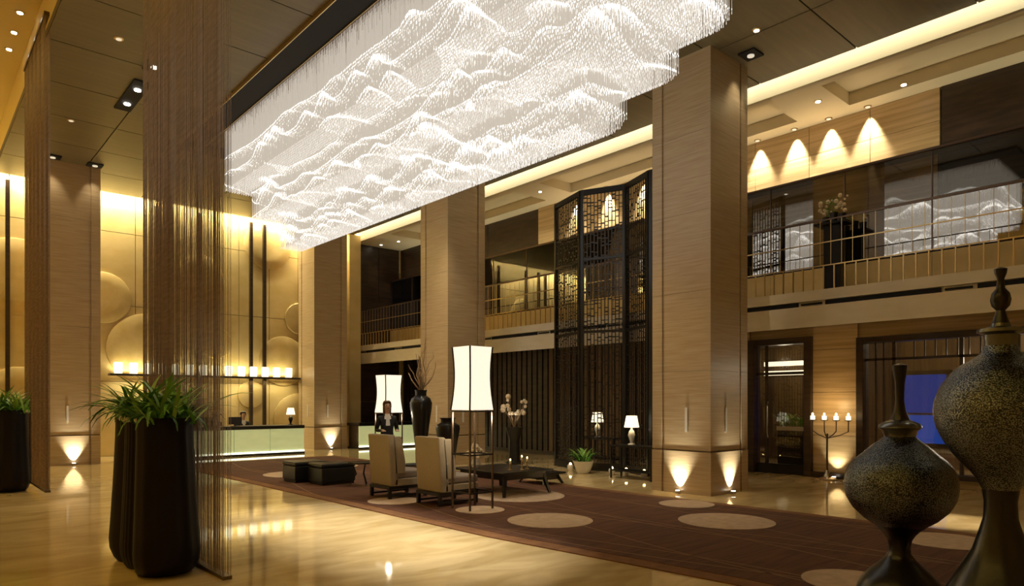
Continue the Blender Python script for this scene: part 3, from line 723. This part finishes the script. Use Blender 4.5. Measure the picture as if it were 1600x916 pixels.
def floor_lamp(x, y, hs, zb, zt, label, e):
    t = thing('floor_lamp', label, 'lamp', (x, y, .02), group='big square shaded floor lamps')
    rings = []
    for k in range(9):
        u = k / 8; r = hs * (1.0 - .13 * math.sin(PI * u)) * (1.04 - .07 * u)
        rings.append([(a * r, b * r, zb + (zt - zb) * u) for a, b in ((-1, -1), (1, -1), (1, 1), (-1, 1))])
    MB().loft(rings, cap=False).build('shade', 'shade', t)
    for a, b in ((-1, -1), (1, -1), (1, 1), (-1, 1)):
        fr = MB(); fr.tube([(p[0] * 1.01, p[1] * 1.01, p[2]) for p in [rg[[(-1, -1), (1, -1), (1, 1), (-1, 1)].index((a, b))] for rg in rings]], .013, 6).build('shade_rib', 'black', t)
        r = hs * .98
        MB().box(a * r - .012, a * r + .012, b * r - .012, b * r + .012, 0, zb).build('leg', 'bronze', t)
    for z in (zb - .02, .25, zb * .55):
        MB().box(-hs, hs, -hs - .008, -hs + .008, z - .01, z + .01).box(-hs, hs, hs - .008, hs + .008, z - .01, z + .01).box(-hs - .008, -hs + .008, -hs, hs, z - .01, z + .01).box(hs - .008, hs + .008, -hs, hs, z - .01, z + .01).build('stretcher', 'black', t)
    MB().tube([(0, 0, zb - .02), (0, 0, zb + .35)], .012, 8).build('lamp_post', 'brass', t); MB().box(-hs, hs, -.012, .012, zb - .03, zb - .01).box(-.012, .012, -hs, hs, zb - .03, zb - .01).build('cross_bar', 'black', t)
    MB().ball((0, 0, zb + .42), .06, 12, 8).build('bulb', 'lens_dim', t)
    point(t, (0, 0, zb - .12), e, WARM, .05); point(t, (0, 0, zt + .1), e, WARM, .05)
floor_lamp(6.30, 7.96, .215, 1.46, 2.39, 'large glowing white square floor lamp beside the near armchair', 12)
floor_lamp(8.5, 13.9, .23, 1.33, 2.2, 'glowing white square floor lamp farther back, left of the tall vase', 12)
def low_table(x, y, sx, sy, z, label, m='black', name='coffee_table'):
    t = thing(name, label, 'table', (x, y, .022))
    z -= .02
    MB().box(0, sx, 0, sy, z - .035, z).build('tabletop', m, t, bevel=.006)
    MB().box(.1, sx - .1, .1, sy - .1, z - .14, z - .035).build('apron', m, t)
    for a in (0, 1):
        for b in (0, 1):
            px0, py0 = .14 + a * (sx - .28), .14 + b * (sy - .28); ex, ey = .05 + a * (sx - .1), .05 + b * (sy - .1)
            MB().loft([[(px0 - q, py0 - q, z - .05) for q in (0,)] * 0 or [(px0 + i * .035, py0 + j * .035, z - .05) for i, j in ((-1, -1), (1, -1), (1, 1), (-1, 1))], [(ex + i * .02, ey + j * .02, 0) for i, j in ((-1, -1), (1, -1), (1, 1), (-1, 1))]]).build('leg', m, t)
    return t
low_table(7.3, 8.4, 1.15, 1.4, .43, 'black coffee table with splayed legs before the armchairs')
low_table(9.0, 9.2, .6, .8, .24, 'low black bench at the carpet edge right of the coffee table', name='low_bench')
def side_table(x, y, z, label):
    t = thing('side_table', label, 'table', (x, y, .02), group='small dark side tables')
    z -= .02
    MB().cyl(0, 0, z - .025, z, .24, 28).build('tabletop', 'black', t)
    for k in range(3):
        a = 2 * PI * k / 3 + .5
        MB().tube([(.16 * math.cos(a), .16 * math.sin(a), z - .02), (.09 * math.cos(a), .09 * math.sin(a), z * .5), (.2 * math.cos(a), .2 * math.sin(a), 0.01)], .014, 6).build('leg', 'black', t)
side_table(6.46, 11.55, .46, 'small dark side table left of the far armchair')
side_table(7.05, 10.6, .45, 'small dark side table right of the far armchair')
fv = thing('flower_vase', 'low vase of cream flowers on the left end of the coffee table', 'vase', (7.55, 9.45, .432))
MB().lathe([(.05, 0), (.09, .06), (.07, .14), (.06, .15)], 16).build('vase', 'ceramic', fv, smooth=True)
fl = MB(); rr = random.Random(3)
for k in range(40):
    a, b = rr.uniform(0, 6.28), rr.uniform(.02, .2); fl.ball((b * math.cos(a), b * math.sin(a), .17 + .22 * (1 - b / .22) + rr.uniform(-.02, .05)), rr.uniform(.025, .045), 7, 4)
o = fl.build('blossoms', 'petal', fv); o['kind'] = 'stuff'
for k, (x, y) in enumerate(((7.75, 8.75), (7.9, 8.62), (8.1, 8.7))):
    t = thing('candle_holder', ('leftmost', 'middle', 'rightmost')[k] + ' slim brass candle holder on the right half of the coffee table', 'candle', (x, y, .432), group='candle holders on the coffee table')
    h = (.10, .16, .12)[k]
    MB().lathe([(.04, 0), (.04, .01), (.01, .02), (.01, h), (.025, h + .01)], 12).build('holder', 'brass', t, smooth=True); MB().cyl(0, 0, h + .01, h + .06, .018, 10).build('candle', 'petal', t); MB().ball((0, 0, h + .075), .012, 6, 5, 1.6).build('flame', 'flame', t)
def ottoman(x, y, label):
    t = thing('ottoman', label, 'ottoman', (x, y, .02), group='black leather cube ottomans')
    MB().box(.02, .68, .02, .58, 0, .05).build('plinth', 'black', t); MB().box(0, .70, 0, .60, .05, .32).build('body', 'leather', t, bevel=.015); MB().box(-.005, .705, -.005, .605, .325, .40).build('top_cushion', 'leather', t, bevel=.025)
ottoman(5.86, 11.95, 'near black cube ottoman left of the armchairs'); ottoman(5.66, 12.68, 'far black cube ottoman, half hidden behind its twin')

# tall vases
tv = thing('floor_vase', 'tall black floor vase of bare branches behind the armchairs', 'vase', (8.93, 13.2, .02))
MB().lathe([(.13, 0), (.14, .04), (.12, .12), (.13, .5), (.19, 1.0), (.25, 1.42), (.26, 1.55), (.22, 1.66), (.13, 1.72), (.13, 1.80), (.15, 1.85), (.13, 1.85), (.11, 1.74)], 28).build('body', 'black', tv, smooth=True)
rr = random.Random(21)
for k in range(16):
    a = rr.uniform(0, 2 * PI); L = rr.uniform(.7, 1.5); pts = []; p = Vector((0, 0, 1.7)); d = Vector((.25 * math.cos(a), .25 * math.sin(a) - .1, 1))
    for q in range(8):
        pts.append(p.copy()); p = p + d.normalized() * L / 7; d += Vector((rr.uniform(-.55, .55), rr.uniform(-.55, .55), rr.uniform(-.1, .2)))
    MB().tube(pts, [.02 - .002 * q for q in range(8)], 5).build('branch', 'twig', tv)
sv_ = thing('floor_vase', 'shorter black floor vase right of the tall one', 'vase', (9.0, 12.25, .02)); sv_.scale = (1.18, 1.18, 1.03)
MB().lathe([(.12, 0), (.13, .04), (.14, .3), (.19, .7), (.23, .95), (.22, 1.03), (.13, 1.09), (.13, 1.15), (.16, 1.19), (.13, 1.19)], 28).build('body', 'black', sv_, smooth=True)
# flower pedestal beyond the coffee table
pf = thing('flower_pedestal', 'dark pedestal with a glowing blossom arrangement beyond the coffee table', 'plant', (11.7, 13.05, 0))
MB().lathe([(.22, 0), (.22, .05), (.15, .1), (.13, .6), (.2, .85), (.24, .95), (.2, .95)], 20).build('pedestal', 'black', pf, smooth=True)
rr = random.Random(31); fl = MB()
for k in range(14):
    a = rr.uniform(0, 2 * PI); pts = [(0, 0, .9), (.12 * math.cos(a), .12 * math.sin(a), 1.2), (.3 * math.cos(a), .3 * math.sin(a), rr.uniform(1.3, 1.75))]
    MB().tube(pts, [.012, .008, .004], 5).build('stem', 'twig', pf); fl.ball(pts[2], rr.uniform(.04, .08), 7, 4); fl.ball((pts[1][0], pts[1][1], pts[1][2] + .1), .05, 7, 4)
o = fl.build('blossoms', 'petal', pf); o['kind'] = 'stuff'
spot(pf, (-.45, -.35, .9), (0, 0, 1.45), 14, 50, WHITE)
MB().cyl(-.45, -.35, .0, .86, .012, 8).build('spot_stem', 'black', pf); MB().ball((-.45, -.35, .86), .03, 8, 5).build('spot_head', 'black', pf)
# consoles with lamps near the lattice
def console(x, y, label):
    t = thing('console_table', label, 'table', (x, y, 0))
    MB().box(-.2, .2, -.55, .55, .66, .70).build('tabletop', 'black', t)
    for a in (-.18, .15):
        for b in (-.53, .50): MB().box(a, a + .03, b, b + .03, 0, .66).build('leg', 'black', t)
    MB().box(-.16, .16, -.5, .5, .15, .18).build('shelf', 'black', t)
console(11.3, 8.85, 'black console table before the lattice screen, next to the nearest column'); table_lamp(11.3, 8.95, .70, .92, 'white shaded table lamp on the console before the lattice screen', 'ceramic', 5)
console(13.2, 11.4, 'black console table behind the lattice screen'); table_lamp(13.2, 11.55, .70, .95, 'cream shaded table lamp glowing behind the lattice screen', 'ceramic', 9)
bp = thing('potted_plant', 'low green bushy plant in a white bowl beside the lattice screen', 'plant', (11.35, 10.35, 0))
MB().lathe([(.12, 0), (.16, .05), (.24, .28), (.22, .28), (.1, .2)], 20).build('bowl', 'ceramic', bp, smooth=True)
rr = random.Random(4)
for k in range(40):
    o = link('leaf', LEAF[k % 5], bp, (rr.uniform(-.12, .12), rr.uniform(-.12, .12), .24), rr.uniform(0, 6.28)); o.scale = (.8, 1.6, .7)

dpl = thing('trough_planter', 'low white trough of green plants seen through the glass door', 'planter', (16.2, 7.75, 0))
MB().box(-.15, .15, -.45, .45, 0, .9).build('stand', 'black', dpl); MB().box(-.17, .17, -.47, .47, .9, 1.0).build('trough', 'ceramic', dpl); MB().box(-.15, .15, -.45, .45, .985, 1.005).build('soil', 'soil', dpl)
rr = random.Random(14)
for k in range(50):
    o = link('leaf', LEAF[k % 5], dpl, (rr.uniform(-.12, .12), rr.uniform(-.42, .42), 1.0), rr.uniform(0, 6.28)); o.scale = (.7, 1.2, .7)
# candelabra
cd = thing('candelabra', 'four armed iron candelabra with lit candles by the stone wall', 'candelabra', (14.12, 6.15, 0))
MB().lathe([(.16, 0), (.17, .03), (.08, .06), (.05, .14), (.03, .2)], 18).build('base', 'steel', cd, smooth=True)
MB().tube([(0, 0, .15), (.01, .01, .5), (0, 0, .95)], .02, 8).build('stem', 'bronze', cd, smooth=True)
for k, dy in enumerate((.30, .06, -.18, -.42)):
    MB().tube([(0, 0, .85), (0, dy * .6, .92), (0, dy, 1.0), (0, dy, 1.2)], .012, 6).build('arm', 'bronze', cd, smooth=True)
    MB().lathe([(.02, 1.2), (.07, 1.22), (.075, 1.23)], 14, 0, dy).build('drip_pan', 'bronze', cd)
    c = MB().cyl(0, dy, 1.23, 1.31, .045, 12).build('candle', 'lantern', cd); MB().ball((0, dy, 1.34), .022, 8, 5, 1.5).build('flame', 'flame', c)
point(cd, (-.1, 0, 1.5), 9, AMBER, .1)

# ------------------------------------------------------------------ foreground urns
def urn(x, y, d, floor_px, prof, label, body_m, cuts):
    t = thing('urn', label, 'urn', (x, y, .022)); k = d / 1067.
    P = [(max(h * k, .003), (floor_px - yy) * k) for yy, h in prof][::-1]
    for nm, a, b, m in cuts:
        seg = [p for p, (yy, h) in zip(P, prof[::-1]) if a <= yy <= b]
        MB().lathe(seg, 56).build(nm, m, t, smooth=True)
    return t
urn(5.99, 2.03, 5.5, 938, [(572, 3), (575, 11), (584, 10), (602, 7), (630, 6), (648, 9), (660, 14), (666, 28), (672, 31), (677, 25), (686, 22), (692, 28), (698, 36), (704, 43), (711, 50), (724, 65), (733, 72), (742, 76), (752, 78.5), (762, 79), (772, 78), (782, 76), (792, 71), (800, 66), (808, 58), (815, 51), (824, 38), (832, 28), (839, 22), (847, 17), (858, 15), (868, 16), (877, 22), (886, 31), (894, 40), (902, 47), (910, 54), (920, 59), (930, 62), (938, 63)],
    'left hammered pewter lidded urn in the right foreground', 'urn', (('foot', 824, 938, 'urn_plain'), ('bowl', 686, 824, 'urn'), ('lid', 660, 686, 'pewter_lid'), ('finial', 572, 660, 'urn_plain')))
urn(5.535, 1.25, 4.6, 999, [(422, 3), (425, 9), (432, 8), (440, 5), (455, 6), (463, 12), (473, 14), (483, 12), (490, 6), (500, 9), (510, 12), (515, 14), (519, 31), (524, 32), (528, 23), (545, 22), (556, 26), (562, 33), (570, 46), (580, 60), (590, 69), (600, 76), (610, 82), (620, 86), (632, 89.5), (645, 91), (660, 90), (675, 86.5), (690, 80), (703, 73), (715, 65), (725, 57), (735, 48), (745, 39), (755, 32), (770, 25), (790, 22), (815, 23), (837, 29), (867, 38), (885, 48), (904, 58), (930, 72), (960, 86), (985, 92), (999, 93)],
    'taller pewter lidded urn cut off by the right picture edge', 'urn2', (('foot', 770, 999, 'urn_plain'), ('bowl', 545, 770, 'urn2'), ('lid', 510, 545, 'pewter_lid'), ('finial', 422, 510, 'urn_plain')))
